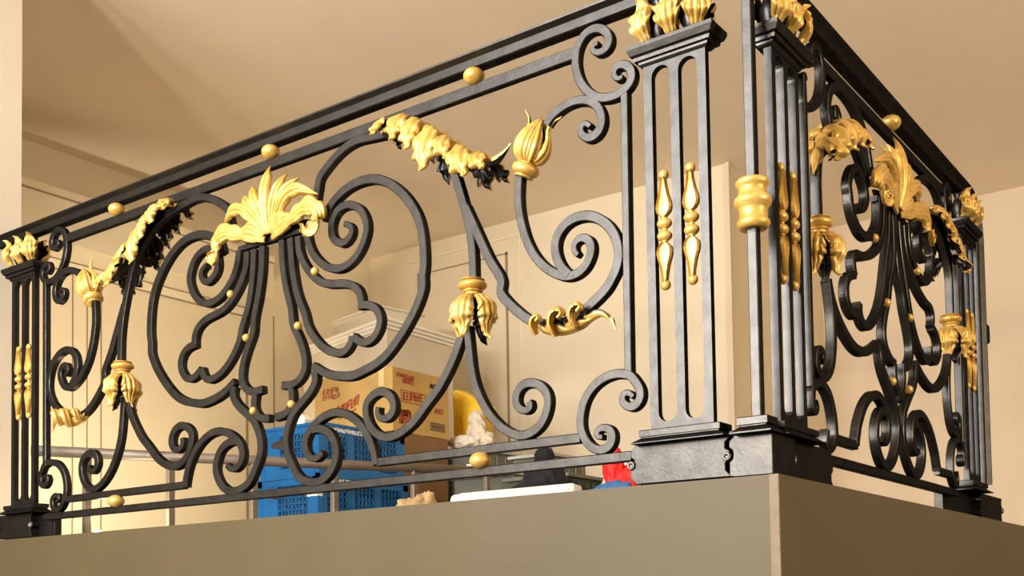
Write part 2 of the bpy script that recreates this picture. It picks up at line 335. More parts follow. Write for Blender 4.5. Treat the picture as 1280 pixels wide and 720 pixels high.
def drape_leaf(parent, spine2, xf, w, theta, name, normal_up=True, lobes=5, depth=.5, fwd=.5, off=.0, ribs=2.5, ec=0.):
    # leaf lying along a bar in the railing plane, its lobes wrapping over both sides of the bar
    sp = [xf(a, b, .011-h) for a, b, h in spine2]
    S = (xf(0, 0, -1)-xf(0, 0, 0)).normalized()
    T = (sp[-1]-sp[0]).normalized(); N = T.cross(S)
    fl = 1 if (N.z > 0) == normal_up else -1
    m = MB(); leaf(m, sp, S, w, theta, fl, lobes, depth, ribs, .05, fwd, .004, 64, 26, edgecurl=ec)
    o = m.build(name, GLD, parent); TL[0] = o.name; return o
TL = ['']

def acanthus(parent, spine2, xf, name, leaflets, sg, wide=.034):
    # gilded acanthus spray lying on a bar: narrow ridge leaf with pointed leaflets drooping over both sides
    out = (xf(0, 0, -1)-xf(0, 0, 0)).normalized(); hz = (xf(1, 0, 0)-xf(0, 0, 0)).normalized()
    S = catmull([Vector((a, b, 0)) for a, b in spine2], .004)
    sp = [xf(p.x, p.y, .011) for p in S[::8]+[S[-1]]]
    T0 = (sp[-1]-sp[0]).normalized(); fl = 1 if T0.cross(out).z > 0 else -1
    n = len(sp); m = MB()
    leaf(m, sp, out, [.020, wide, wide*1.25, wide*1.2, wide*1.05, wide*.95, wide*.8, wide*.6, .002], 1.35, fl, 7, .25, 1.5, .06, .4, .004, 60, 22)
    root = m.build(name, GLD, parent)
    for side in (1, -1):
        for t, L, w_, sw in leaflets:
            i = min(int(t*(len(S)-1)), len(S)-2); p = S[i]; tg = (S[min(i+6, len(S)-1)]-S[max(i-6, 0)]).normalized()
            P = xf(p.x, p.y, .011); T = (xf(tg.x, tg.y, 0)-xf(0, 0, 0)).normalized(); Y = out*side
            N = T.cross(out)*fl; D = (Vector((0, 0, -1))+hz*sg*sw).normalized()
            pts = [P+N*.006+Y*.004, P+Y*.030+N*.008+D*.004, P+Y*.052+D*(L*.30), P+Y*.060+D*(L*.62), P+Y*.056+D*(L*.88), P+Y*.064+D*L]
            sd = T; q = MB(); tt_ = (pts[3]-pts[1]).normalized(); nn = tt_.cross(sd)
            leaf(q, pts, sd, [w_*.5, w_*.9, w_*1.08, w_*1.05, w_*.66, .002], .5, 1 if nn.dot(Y) > 0 else -1, 3, .34, 1.5, .12, .5, .0035, 30, 16)
            sub(q.build('leaflet', GLD, parent), root, parent)
    return root

# ------------------------------------------------------------------ front panel
WF = {'side_bar': ('side_bar', .020, (1, 1)), 'inner_top': (None, 0, 0), 'inner_bot': (None, 0, 0), 'bottom_rail': (None, 0, 0),
      'ring': ('scroll_bar', .0265, (1, .85)), 'inner_spiral': ('scroll_bar', .0235, (1, .7)), 'stem': ('scroll_bar', .025, (1, 1)), 'branch': ('scroll_bar', .025, (1, 1)),
      'bud_stem': ('scroll_bar', .0235, (1, .6)), 'top_curl': ('scroll_bar', .0225, (1, .6)), 'c_scroll': ('scroll_bar', .0225, (.55, .55)),
      'bottom_scroll': ('scroll_bar', .0225, (.6, .6)), 'cradle_inner': ('scroll_bar', .025, (1, .7)), 'cradle_outer': ('scroll_bar', .0235, (1, .7)),
      'arch': ('scroll_bar', .0245, (1, .75)), 'double_scroll': ('scroll_bar', .0255, (1, 1))}
FRONT['stem'] = [(-1396, 905), (-1394, 928)]+FRONT['stem']
FRONT['side_bar'] = [(-359, 930), (-363, 255)]
FRONT['leaf_outline'] = [(-1472, 822), (-1468, 778), (-1446, 734), (-1412, 695), (-1376, 668), (-1335, 655), (-1301, 650), (-1264, 641), (-1233, 622), (-1220, 600), (-1218, 572)]
fp = empty('balustrade_panel', (CF, .011, .058), 'long front wrought iron balustrade panel of scrolls with gilded palmette and leaves', 'railing')
add_bars(fp, FRONT, CF, front, WF)
def rail(parent, pts, w, xf, name='rail'):
    m = MB(); bar(m, pts, w, .021, xf, .0022); return m.build(name, 'iron', parent)
rail(fp, [(-.497, 1.070), (2*CF+.497, 1.070)], .031, front)
for q in ([(-.500, .127), (-1.163, .127)], mir([(-.500, .127), (-1.163, .127)], CF)): rail(fp, q, .024, front)
rail(fp, [(-.361, .071), (2*CF+.361, .071)], .024, front)
rail(fp, [(CF-.152, .838), (CF+.158, .838)], .016, front, 'crossbar')
for p in ((CF, 1.1035), (CF+.780, 1.1035), (CF-.780, 1.1035), (CF+.783, .099), (CF-.783, .099)): ball(fp, 'rail_ball', p, .0285, front, .76, .006)
for dx, z in ((.186, .703), (.114, .555), (.084, .327)):
    for g in (-1, 1): ball(fp, 'bead', (CF+g*dx, z), .0125, front, 1., .006)
palmette(fp, CF, .838, front)
for g in (1, -1):
    X = lambda a: CF+g*(a-CF)
    flower_drop(fp, (X(-.826), .560), (0, -1), front)
    tl = (g*.40, .92); bud(fp, (X(-.651), .822), tl, front)
    acanthus(fp, [(X(-1.135), 1.050), (X(-1.085), 1.066), (X(-1.02), 1.048), (X(-.950), 1.002), (X(-.885), .952), (X(-.830), .910), (X(-.780), .885), (X(-.735), .880), (X(-.698), .902)],
             front, 'acanthus_leaf', [(.06, .045, .026, -.4), (.20, .072, .034, -.25), (.31, .088, .032, -.1), (.44, .120, .040, -.1), (.56, .074, .026, .35), (.70, .095, .036, .35), (.83, .062, .026, .6)], g)
    drape_leaf(fp, [(X(-.632), .424, 0), (X(-.600), .398, 0), (X(-.550), .386, 0), (X(-.500), .390, 0), (X(-.462), .406, 0), (X(-.436), .412, 0), (X(-.415), .398, 0), (X(-.402), .375, 0)],
               front, [.014, .036, .046, .042, .034, .024, .014, .002], 1.9, 'tendril_leaf', False, 4, .55, .2)
    tr = bpy.data.objects[TL[0]]
    for (x, z, q) in ((-.608, .408, .8), (-.548, .402, 1.15), (-.492, .410, 1.)):
        sp = [front(X(x-.010*q), z-.022*q, -.012), front(X(x-.014*q), z+.006*q, -.024), front(X(x-.004*q), z+.030*q, -.026), front(X(x+.016*q), z+.036*q, -.026), front(X(x+.026*q), z+.020*q, -.030), front(X(x+.014*q), z+.010*q, -.036)]
        m = MB(); leaf(m, sp, (0, 1, 0), [.012*q, .020*q, .024*q, .022*q, .016*q, .004], .8, 1 if g > 0 else -1, 0, 0, 1.5, .1, 0, .003, 30, 12)
        sub(m.build('curled_lobe', ['gold', 'gold'], fp), tr, fp)

# ------------------------------------------------------------------ right panel
WR = dict(WF); WR['stem'] = ('scroll_bar', .024, (1, 1)); WR['top_arc'] = ('scroll_bar', .024, (.7, 1)); WR['c_scroll'] = ('scroll_bar', .022, (.6, .6))
WR['cradle_outer'] = ('scroll_bar', .024, (1, .7)); WR['bottom_scroll'] = ('scroll_bar', .022, (.6, .7))
WR['inner_spiral'] = ('scroll_bar', .025, (1, .7)); WR['double_scroll'] = ('scroll_bar', .025, (1, 1))
RIGHT['top_arc'] = [(505, 958), (498, 975), (512, 985), (532, 970), (535, 945), (515, 922), (485, 915), (462, 932), (453, 962), (466, 1003), (502, 1036), (551, 1050), (601, 1049), (652, 1040), (687, 1025), (713, 1008), (734, 988), (752, 962), (766, 930), (780, 890)]
RIGHT['stem'] = [(752, 850), (735, 880), (712, 903), (683, 924), (650, 938), (612, 944), (565, 940), (510, 922), (450, 888), (405, 845), (382, 800), (374, 750), (375, 700), (375, 640)]
RIGHT['cradle_outer'] = [(424, 522), (436, 483), (446, 443), (450, 403), (448, 370), (441, 340), (430, 308), (404, 280), (376, 268), (348, 271), (329, 286), (326, 307), (339, 328), (356, 336), (369, 328), (371, 313), (360, 305)]
RIGHT['side_bar'] = [(293, 915), (293, 235)]
for k_ in ('c_scroll', 'bottom_scroll'): RIGHT[k_] = [(max(a, 293), b) for a, b in RIGHT[k_]]
rp = empty('balustrade_panel', (XR-.011, CR, .058), 'short dark balustrade panel on the right side returning towards the far wall', 'railing')
add_bars(rp, RIGHT, CR, right, WR)
rail(rp, [(.428, 1.066), (2*CR-.428, 1.066)], .029, right)
for q in ([(.438, .127), (.597, .127)], mir([(.438, .127), (.597, .127)], CR)): rail(rp, q, .024, right)
rail(rp, [(.394, .071), (2*CR-.394, .071)], .024, right)
rail(rp, [(CR-.160, .838), (CR+.165, .838)], .016, right, 'crossbar')
ball(rp, 'rail_ball', (CR-.015, 1.099), .0285, right, .76, .006)
for dx, z in ((.195, .715), (.106, .555), (.078, .338)):
    for g in (-1, 1): ball(rp, 'bead', (CR+g*dx, z), .0125, right, 1., .006)
palmette(rp, CR, .838, right)
for g in (1, -1):
    X = lambda a: CR-g*(CR-a)
    flower_drop(rp, (X(.378), .650), (0, -1), right, .95)
    acanthus(rp, [(X(.650), .940), (X(.600), .955), (X(.540), .954), (X(.480), .930), (X(.420), .890), (X(.380), .845), (X(.362), .800), (X(.352), .765)],
             right, 'acanthus_leaf', [(.10, .050, .028, .4), (.26, .070, .034, .3), (.42, .078, .034, .2), (.60, .075, .034, -.2), (.78, .060, .028, -.3)], g)

# ------------------------------------------------------------------ posts
def slot_plate(mb, a0, a1, z0, z1, slots, xf, D, d0=0.):
    # plate with round-ended vertical slots, built of columns so the openings are real
    N = 10
    za, zb = slots[0][2], slots[0][3]
    m = mb
    def quadprism(pts): m.prism(pts, d0, d0+D, xf)
    xs = [a0]+[v for s in slots for v in s[:2]]+[a1]
    for i in range(0, len(xs), 2): quadprism([(xs[i], z0), (xs[i+1], z0), (xs[i+1], z1), (xs[i], z1)])
    for s0, s1, lo, hi in slots:
        c = (s0+s1)/2; r = (s1-s0)/2
        top = [(c+r*math.cos(t), hi-r+r*math.sin(t)) for t in [PI*i/N for i in range(N+1)]]
        for i in range(N): quadprism([top[i], (top[i][0], z1), (top[i+1][0], z1), top[i+1]])
        bot = [(c-r*math.cos(t), lo+r-r*math.sin(t)) for t in [PI*i/N for i in range(N+1)]]
        for i in range(N): quadprism([bot[i], (bot[i][0], z0), (bot[i+1][0], z0), bot[i+1]])

def moulding(mb, a0, a1, d0, d1, steps, xf, only_out=None):
    # stacked profile round a rectangle: steps [(z, overhang)]
    ring = []
    for z, o in steps: ring.append([xf(a0-o, z, d0-o), xf(a1+o, z, d0-o), xf(a1+o, z, d1+o), xf(a0-o, z, d1+o)])
    vs = [p for r in ring for p in r]; fs = []
    for i in range(len(ring)-1):
        for k in range(4): fs.append((i*4+k, i*4+(k+1) % 4, (i+1)*4+(k+1) % 4, (i+1)*4+k))
    fs += [(3, 2, 1, 0), tuple(range(len(vs)-4, len(vs)))]
    mb.add(vs, fs)

def slot_ornament(parent, c, xf, z0=.442, z1=.722, d=.004):
    # slim gilded ornament: ball, drop, two beads, drop, ball
    m = MB(); Lg = z1-z0; zc = (z0+z1)/2
    out = (xf(0, 0, -1)-xf(0, 0, 0)).normalized(); O = xf(c, 0, d)
    U = Vector((0, 0, 1))
    def ell(z, r, hz): lathe(m, [(max(.0004, r*math.sin(PI*i/10)), z-hz*math.cos(PI*i/10)) for i in range(11)], O, U, 18, 0, .8, out)
    ell(z1-.012, .0125, .012); ell(z0+.012, .0125, .012)
    ell(zc+.0145, .0185, .0125); ell(zc-.0145, .0185, .0125)
    lathe(m, [(.007, zc-.003), (.007, zc+.003)], O, U, 14, 0, .8, out)
    for g in (1, -1):
        zb = zc+g*.029; zt = (z1-.018 if g > 0 else z0+.018)
        lathe(m, [(.008, zc+g*.024), (.008, zb)], O, U, 14, 0, .8, out)
        prof = [(0, .003), (.05, .0115), (.13, .0180), (.25, .0208), (.40, .0178), (.58, .0120), (.80, .0078), (1., .0055)]
        n = len(prof); vs = []; lat = U.cross(out)
        for t, r in prof:
            z = zb+(zt-zb)*t; ri = r*.62
            for a, h in ((-r, -.004), (-r, .004), (-(r+ri)/2, .010), (-ri, .0035), (0, .0045), (ri, .0035), ((r+ri)/2, .010), (r, .004), (r, -.004), (0, -.008)):
                vs.append(O+U*z+lat*a+out*h)
        fs = [(i*10+k, i*10+(k+1) % 10, (i+1)*10+(k+1) % 10, (i+1)*10+k) for i in range(n-1) for k in range(10)]
        fs += [tuple(range(10)), tuple(range(n*10-1, n*10-11, -1))]
        m.add(vs, fs, 0, False)
    o = m.build('slot_ornament', 'gold', parent); o['label'] = 'slim gilded ornament hanging in the slot'; return o

def screw(parent, top, a, z, xf, d):
    out = (xf(0, 0, -1)-xf(0, 0, 0)).normalized()
    m = MB(); lathe(m, [(.0105, -.004), (.0105, .003), (.0085, .006), (.0050, .006), (.0045, .002), (.0005, .002)], xf(a, z, d), out, 18)
    o = m.build('screw', 'steel', top); sub(o, parent, top); return o

def pilaster(c, w, xf, label, block, screws, recess=None):
    base = xf(c, 0, .012)
    t = empty('pilaster_post', base, label, 'post', 'slotted pilaster posts of the balustrade')
    a0, a1 = c-w/2, c+w/2; sw = w*.30; st = (w-2*sw)/3
    m = MB(); slot_plate(m, a0, a1, .120, .976, [(a0+st, a0+st+sw, .140, .966), (a1-st-sw, a1-st, .140, .966)], xf, .018)
    m.build('slotted_plate', 'iron', t)
    m = MB(); moulding(m, a0-.004, a1+.004, -.002, .028, [(.974, 0), (.979, .004), (.984, .005), (.985, .013), (.992, .015), (.996, .014), (.997, .020), (1.010, .026), (1.018, .026), (1.020, .023)], xf)
    m.build('cap', 'iron', t)
    m = MB(); moulding(m, a0-.006, a1+.006, -.002, .030, [(.092, .030), (.094, .030), (.106, .012), (.108, .012), (.109, .016), (.122, .016), (.124, .014)], xf)
    m.build('plinth', 'iron', t)
    b0, b1 = block
    # base block with scalloped ends
    def edge(x, s):
        return [(x+s*.014, .003), (x, .018), (x, .034), (x+s*.010, .040), (x+s*.012, .050), (x+s*.010, .060), (x, .066), (x, .080), (x+s*.014, .092)]
    poly = edge(b0, 1)[::-1]+edge(b1, 1)
    m = MB(); m.prism(poly, 0., .060, xf)
    bl = m.build('base_block', 'iron', t, .0015)
    for a in screws: screw(bl, t, a, .047, xf, 0.)
    if recess:
        m = MB(); m.prism([(recess[0], .003), (recess[1], .003), (recess[1], .088), (recess[0], .088)], .030, .058, xf); sub(m.build('set_back_block', 'iron', t, .0015), bl, t)
    # finial between cap and handrail: dark baluster with gilded leaves round it
    out = (xf(0, 0, -1)-xf(0, 0, 0)).normalized(); lat = (xf(1, 0, 0)-xf(0, 0, 0)).normalized()
    m = MB()
    for g in (-1, 1):
        lathe(m, [(.016, .0), (.022, .006), (.014, .014), (.024, .034), (.028, .056), (.020, .080), (.013, .094), (.018, .100), (.018, .1095)], xf(c+g*.040, 1.016, .013), (0, 0, 1), 22)
    fin = m.build('finial', 'iron', t)
    for a, R in ((0, out), (-.056, (out-lat*.4).normalized()), (.052, (out+lat*.55).normalized()), (-.045, -out), (.045, -out)):
        O = xf(c+a, 0, .013); r0 = .034
        sp = [O+R*(r0-.012+r)+Vector((0, 0, z)) for r, z in ((-.006, 1.020), (.010, 1.032), (.028, 1.054), (.030, 1.082), (.018, 1.100), (.022, 1.114), (.034, 1.121))]
        Sd = Vector((0, 0, 1)).cross(R)
        m = MB(); leaf(m, sp, Sd, [.010, .028, .042, .044, .034, .020, .002], .8, 1 if Vector((0, 0, 1)).cross(Sd).dot(R) > 0 else -1, 4, .4, 2.5, .13, .5, .003, 44, 24)
        q = m.build('finial_leaf', GLD, t); sub(q, fin, t)
    for k in (0, 1):
        slot_ornament(t, (a0+st+sw/2, a1-st-sw/2)[k], xf)
    return t
pilaster(-.226, .158, front, 'large slotted pilaster post left of the corner, its two gilded ornaments face the viewer', (-.360, -.122), (-.357, -.117))
pilaster(2*CF+.222, .158, front, 'slotted pilaster post at the far left end against the pale wall', (2*CF+.045, 2*CF+.276), (2*CF+.280,), (2*CF+.278, 2*CF+.386))
pilaster(.166, .158, right, 'slotted pilaster post just right of the corner seen nearly edge on', (.152, .392), (.150,))
pilaster(2*CR-.166, .158, right, 'slotted pilaster post at the far right end of the balustrade', (1.842, 2.150), (2.152,), (1.478, 1.850))

# corner post
cp = empty('corner_post', (-.048, .012, 0), 'slim square corner post with a turned gilded collar on a square base block', 'post')
m = MB(); m.box((-.058, 0., .115), (-.036, .024, 1.1258)); m.build('shaft', 'iron', cp, .002)
m = MB()
cprof = [(.020, .540), (.030, .540), (.033, .545), (.036, .550), (.0355, .556), (.032, .560), (.030, .566), (.030, .578), (.032, .586), (.0395, .593), (.041, .600), (.0395, .607), (.034, .612), (.031, .618), (.030, .628), (.033, .633), (.037, .638), (.037, .643), (.034, .648), (.025, .650), (.018, .650)]
lathe(m, cprof, (-.047, .012, 0), (0, 0, 1), 40); o = m.build('collar', 'gold', cp); o['label'] = 'turned gilded collar'
m = MB(); moulding(m, -.062, -.032, -.004, .014, [(.090, .032), (.093, .032), (.106, .014), (.108, .014), (.109, .020), (.124, .020), (.126, .018)], front); m.build('plinth', 'iron', cp)
m = MB(); m.prism([(-.112, .003), (-.112, .018), (-.112, .034), (-.104, .040), (-.102, .050), (-.104, .060), (-.112, .066), (-.112, .080), (-.098, .092), (-.012, .090), (-.012, .001), (-.100, .001)], 0., .128, front)
bl = m.build('base_block', 'iron', cp, .0015)

# ------------------------------------------------------------------ handrail, one continuous length round the corner
hr = MB()
HP = [(.004, 1.126), (.000, 1.1285), (.000, 1.150), (-.003, 1.152), (-.014, 1.159), (-.015, 1.163), (-.008, 1.168), (.010, 1.171), (.026, 1.171), (.044, 1.168), (.051, 1.163), (.050, 1.159), (.039, 1.152), (.036, 1.150), (.036, 1.129), (.032, 1.126)]
rings = []
rings.append([Vector((-3.138, d, z)) for d, z in HP])
rings.append([Vector((XR-d, d, z)) for d, z in HP])                 # mitre at the corner
VE = 1.892
rings.append([Vector((XR-d, VE-.10, z)) for d, z in HP])
for i in range(1, 11):                                              # far end rolls over and drops
    a = PI/2*i/10
    rings.append([Vector((XR-d, VE-.10+(z-1.00)*math.sin(a), 1.00+(z-1.00)*math.cos(a))) for d, z in HP])
rings.append([Vector((XR-d, VE-.10+(z-1.00), .60)) for d, z in HP])
rings.append([Vector((XR-d, VE-.10+(z-1.00), .128)) for d, z in HP])
n = len(HP)
hr.add([p for r in rings for p in r], [(i*n+k, i*n+(k+1) % n, (i+1)*n+(k+1) % n, (i+1)*n+k) for i in range(len(rings)-1) for k in range(n)]+[tuple(range(n)), tuple(range(len(rings)*n-1, (len(rings)-1)*n-1, -1))])
ho = empty('handrail', (-1.5, .012, 1.11), 'black moulded handrail running along the balustrade and round the corner', 'handrail')
hr.build('moulded_rail', 'iron', ho)
m = MB(); m.prism([(VE+.03, .655), (VE+.150, .652), (VE+.172, .660), (VE+.176, .690), (VE+.172, .722), (VE+.12, .726), (VE+.03, .722)], .0, .030, right); m.build('end_bracket', 'iron', ho, .003)

# ------------------------------------------------------------------ the place: slab edge, floor, walls, ceiling
def struct(name, mb, m, bevel=0.):
    o = mb.build(name, m, None, bevel); o['kind'] = 'structure'; return o
H = 2.45
m = MB(); m.box((-3.6, 0., -1.6), (0., .12, 0.)); struct('wall_front', m, 'fascia')
m = MB(); m.box((-.12, .12, -1.6), (0., 5.65, 0.)); struct('wall_right', m, 'fascia')
m = MB()
for i in range(40):
    z0 = -1.6+i*.04; r = .0015*random.random()
    m.box((-.020, -.0025-r, z0), (.0006, .003, min(0.0005, z0+.04)))
struct('trim_1', m, 'fascia_rough')
m = MB(); m.box((-5.2, .05, -.14), (-.12, 5.8, 0.)); struct('floor', m, 'floor')
m = MB(); m.box((-7., -1.6, H), (4., 5.9, H+.1)); struct('ceiling', m, 'ceiling')
m = MB(); m.box((-5.2, .1, -.1), (-5.02, 5.8, H)); struct('wall_left', m, 'wall')
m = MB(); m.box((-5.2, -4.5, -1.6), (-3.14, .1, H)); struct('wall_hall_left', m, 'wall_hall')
m = MB(); m.box((-5.1, 4.06, -.1), (-1.97, 5.7, H)); struct('wall_back', m, 'wall')
m = MB(); m.box((-2.2, 5.65, -1.6), (4., 5.8, H)); struct('wall_far', m, 'wall_pink')
# boxed bulkhead with cornice along the left wall, panelling below
m = MB(); m.box((-5.04, .1, 1.80), (-4.72, 2.80, 2.055)); m.box((-5.04, .1, 2.055), (-4.705, 2.80, 2.095)); struct('trim_2', m, 'wall')
m = MB(); m.box((-4.724, .1, 2.046), (-4.715, 2.80, 2.055)); struct('trim_3', m, 'groove')
m = MB(); m.box((-5.03, .1, 1.742), (-5.000, 2.84, 1.79)); struct('trim_4', m, 'trim')
m = MB()
for y in (.62, .98, 1.50, 1.595, 1.69): m.box((-5.022, y-.004, 0.), (-5.0165, y+.004, 1.742))
m.box((-5.022, 2.81, 0.), (-5.012, 2.825, 1.742)); m.box((-5.022, .1, 1.734), (-5.012, 2.825, 1.744)); m.box((-5.022, 3.06, 0.), (-5.017, 3.07, 1.79))
struct('trim_5', m, 'groove')
def door_panel(name, x0, x1, z1):
    m = MB()
    m.box((x0-.02, 4.050, 0), (x0, 4.062, z1+.02)); m.box((x1, 4.050, 0), (x1+.012, 4.062, z1+.02)); m.box((x0-.02, 4.050, z1), (x1+.012, 4.062, z1+.012))
    o = struct(name, m, 'groove')
    m = MB(); m.box((x0+.001, 4.045, .01), (x1-.001, 4.062, z1-.001)); q = m.build('door_leaf', 'wall', None); q.parent = o
    m = MB(); lathe(m, [(.006, 0), (.006, .03), (.022, .035), (.026, .05), (.018, .062), (.001, .064)], (x0+.08, 4.046, 1.0), (0, -1, 0), 16); k = m.build('door_handle', 'steel', None); k.parent = o
door_panel('door_1', -4.50, -3.69, 2.215)
m = MB(); m.box((-3.575, 4.052, 0), (-3.56, 4.062, 2.33)); m.box((-4.6, 4.052, 2.33), (-3.56, 4.062, 2.342)); struct('trim_6', m, 'trim')
m = MB(); m.box((-1.985, 4.045, 0), (-1.955, 4.075, H)); struct('trim_7', m, 'wall_pink')

# ------------------------------------------------------------------ pipe guard rail behind the balustrade
g0 = Vector((-3.02, .075, 0)); gd = Vector((.443, .897, 0)).normalized()
gr = empty('guard_rail', g0, 'plain grey pipe guard rail with thin uprights, in front of the blue crates', 'railing')
zr = .341
m = MB(); tube(m, g0+Vector((0, 0, zr)), g0+gd*1.98+Vector((0, 0, zr)), .021, 20); m.build('top_pipe', 'tube', gr)
GPOST = [.20, .515, .85, 1.20, 1.57, 1.93]
for k, s in enumerate(GPOST):
    p = g0+gd*s
    m = MB(); m.box((p.x-.011, p.y-.015, 0.), (p.x+.011, p.y+.015, zr-.012)); m.build('upright', 'tube', gr, .003)

# ------------------------------------------------------------------ glyph strokes (printing on boxes and crates)
def glyphs(mb, O, ux, uz, w, h, n, seed, slant=0., wt=.1):
    rnd = random.Random(seed); ux = Vector(ux); uz = Vector(uz); nn = ux.cross(uz).normalized()
    cw = w/n
    def stroke(a0, b0, a1, b1, t):
        p = Vector((a0, b0)); q = Vector((a1, b1)); d = (q-p).normalized(); s = Vector((-d.y, d.x))*t/2
        c = [p-s, q-s, q+s, p+s]
        P = [Vector(O)+ux*(v.x+slant*v.y)+uz*v.y for v in c]
        mb.add(P+[x+nn*.0012 for x in P], [(3, 2, 1, 0), (4, 5, 6, 7)]+[(k, (k+1) % 4, (k+1) % 4+4, k+4) for k in range(4)])
    for i in range(n):
        x0 = cw*i+cw*.12; x1 = cw*(i+1)-cw*.12; t = h*wt
        segs = [((x0, 0), (x0, h)), ((x1, 0), (x1, h)), ((x0, h), (x1, h)), ((x0, h*.5), (x1, h*.5)), ((x0, 0), (x1, 0)), ((x0, 0), (x1, h)), (((x0+x1)/2, 0), ((x0+x1)/2, h))]
        for s in rnd.sample(segs, 4): stroke(*s[0], *s[1], t)

# ------------------------------------------------------------------ blue crates
def crate(x1, y0, sx, sy, z0, h, label, seed):
    # near corner at (x1,y0); short side faces -y, long side faces +x
    t = empty('plastic_crate', (x1-sx/2, y0+sy/2, z0), label, 'crate', 'stacked blue crates')
    xa = x1-sx; yb = y0+sy; th = .014
    m = MB()
    m.box((xa+.006, y0+.006, z0), (x1-.006, yb-.006, z0+.02))
    for X in (xa, x1-.035):
        for Y in (y0, yb-.035): m.box((X, Y, z0), (X+.035, Y+.035, z0+h))
    m.box((xa, y0, z0+h-.045), (x1, y0+.02, z0+h)); m.box((xa, yb-.02, z0+h-.045), (x1, yb, z0+h))
    m.box((xa, y0, z0+h-.045), (xa+.02, yb, z0+h)); m.box((x1-.02, y0, z0+h-.045), (x1, yb, z0+h))
    m.box((xa-.006, y0-.006, z0+h-.014), (x1+.006, y0+.01, z0+h)); m.box((x1-.01, y0-.006, z0+h-.014), (x1+.006, yb+.006, z0+h))
    lo, hi = z0+.045, z0+h-.045
    def lattice(a0, a1, f):
        nc = max(4, int((a1-a0)/.022)); nr = max(3, int((hi-lo)/.028))
        for i in range(nc+1): a = a0+(a1-a0)*i/nc; f(a-.0035, a+.0035, lo, hi)
        for j in range(nr+1): z = lo+(hi-lo)*j/nr; f(a0, a1, z-.0035, z+.0035)
    fx = lambda a, b, c, d: m.box((x1-.012, a, c), (x1-.002, b, d))
    fy = lambda a, b, c, d: m.box((a, y0+.002, c), (b, y0+.012, d))
    L = sy-.07
    for k in range(3):
        q0 = y0+.035+L*k/3; q1 = q0+L/3
        fx(q0, q0+.03, lo, hi); fx(q1-.03, q1, lo, hi); lattice(q0+.03, q1-.03, fx)
    fx(y0+.03, yb-.03, z0, lo); fy(xa+.03, x1-.03, z0, lo)
    S = sx-.07
    fy(xa+.035, xa+.035+S*.32, lo, hi); fy(x1-.035-S*.12, x1-.035, lo, hi); lattice(xa+.035+S*.32, x1-.035-S*.12, fy)
    m.build('crate_body', 'blue', t)
    m = MB(); m.box((xa+.022, y0+.024, z0+.02), (x1-.024, yb-.022, z0+h-.05)); m.build('packed_contents', 'crate_in', t)
    # grip on the short side
    m = MB(); pts = [(xa+sx*.33+.055*math.cos(a)*(1 if abs(math.cos(a)) < .5 else 1), z0+h-.085+.020*math.sin(a)) for a in [2*PI*i/20 for i in range(20)]]
    m.prism(pts, y0-.0012, y0+.004, lambda a, b, d: Vector((a, d, b))); m.build('hand_grip', 'dark_ink', t)
    m = MB(); glyphs(m, (x1+.0008 if False else x1+.0008, y0+.06, z0+h-.036), (0, 1, 0), (0, 0, 1), .30, .018, 13, seed, 0, .2)
    m.build('white_lettering', 'white_ink', t)
    return t
crate(-2.83, 1.38, .42, .63, 0., .352, 'lower blue latticed plastic crate standing on the floor', 3)
crate(-2.84, 1.40, .41, .60, .352, .245, 'upper blue latticed plastic crate resting on another crate', 5)

m = MB(); m.box((-2.90, 1.3785, .245), (-2.829, 1.381, .285)); m.box((-2.831, 1.3785, .245), (-2.8285, 1.41, .285)); o = m.build('paper_tag', 'white', bpy.data.objects['plastic_crate']); o['label'] = 'white paper tag wrapped round the crate corner'
# small white folded tag on the upper crate
m = MB(); m.prism([(-3.09, .597), (-3.03, .597), (-3.02, .640), (-3.05, .668), (-3.10, .655)], 1.48, 1.53, lambda a, b, d: Vector((a, d, b))); o = m.build('paper_packet', 'white', None, .004, (-3.06, 1.5, .597)); tag(o, 'small white paper packet on top of the upper blue crate', 'packet')

# ------------------------------------------------------------------ cartons
cb = empty('cardboard_box', (-3.31, 2.36, .001), 'plain brown cardboard carton underneath the yellow printed carton', 'box')
m = MB(); m.box((-3.60, 2.13, .001), (-3.03, 2.58, .655)); m.build('carton_body', 'brown', cb, .004)
m = MB(); m.box((-3.60, 2.33, .655), (-3.03, 2.38, .6565)); m.build('tape', 'tape', cb)
cx, cy, cz0, cz1 = -3.03, 2.12, .657, 1.005
cb = empty('cardboard_box', (-3.3, 2.35, cz0), 'yellow cardboard carton with red printing, on top of the brown carton', 'box')
m = MB(); m.box((-3.62, cy, cz0), (cx, 2.59, cz1)); m.build('carton_body', 'carton', cb, .004)
m = MB(); m.box((-3.13, cy-.0012, cz1-.10), (-3.09, cy+.001, cz1+.0005)); m.box((-3.13, cy-.0012, cz1-.001), (-3.09, 2.59, cz1+.001)); m.build('tape', 'tape', cb)
e = .0006
fO = lambda x, z: (x, cy-e, z); rO = lambda y, z: (cx+e, y, z); X, Z, Y = (1, 0, 0), (0, 0, 1), (0, 1, 0)
up = Vector((.12, 0, .99)); du = Vector((.95, 0, .28)); dv = Vector((0, .98, .06))
def printing(ink, *jobs):
    m = MB()
    for j in jobs:
        if len(j) == 2: m.box(*j)
        else: glyphs(m, *j)
    m.build('printing', ink, cb)
printing('red_ink', (fO(-3.56, .915), X, Z, .14, .028, 5, 11, 0, .16), (fO(-3.56, .880), X, Z, .14, .026, 5, 12, 0, .16))
printing('red_ink', (fO(-3.46, .775), du, up, .19, .050, 6, 13, .1, .14), (fO(-3.45, .755), du, up, .18, .006, 1, 14, 0, .9))
printing('red_ink', (fO(-3.22, .775), X, Z, .05, .075, 1, 15, .2, .16), (fO(-3.24, .700), X, Z, .04, .03, 1, 16, .2, .2))
printing('red_ink', (rO(2.15, .955), Y, Z, .15, .020, 6, 21, 0, .2), (rO(2.20, .925), Y, Z, .09, .026, 4, 22, 0, .18))
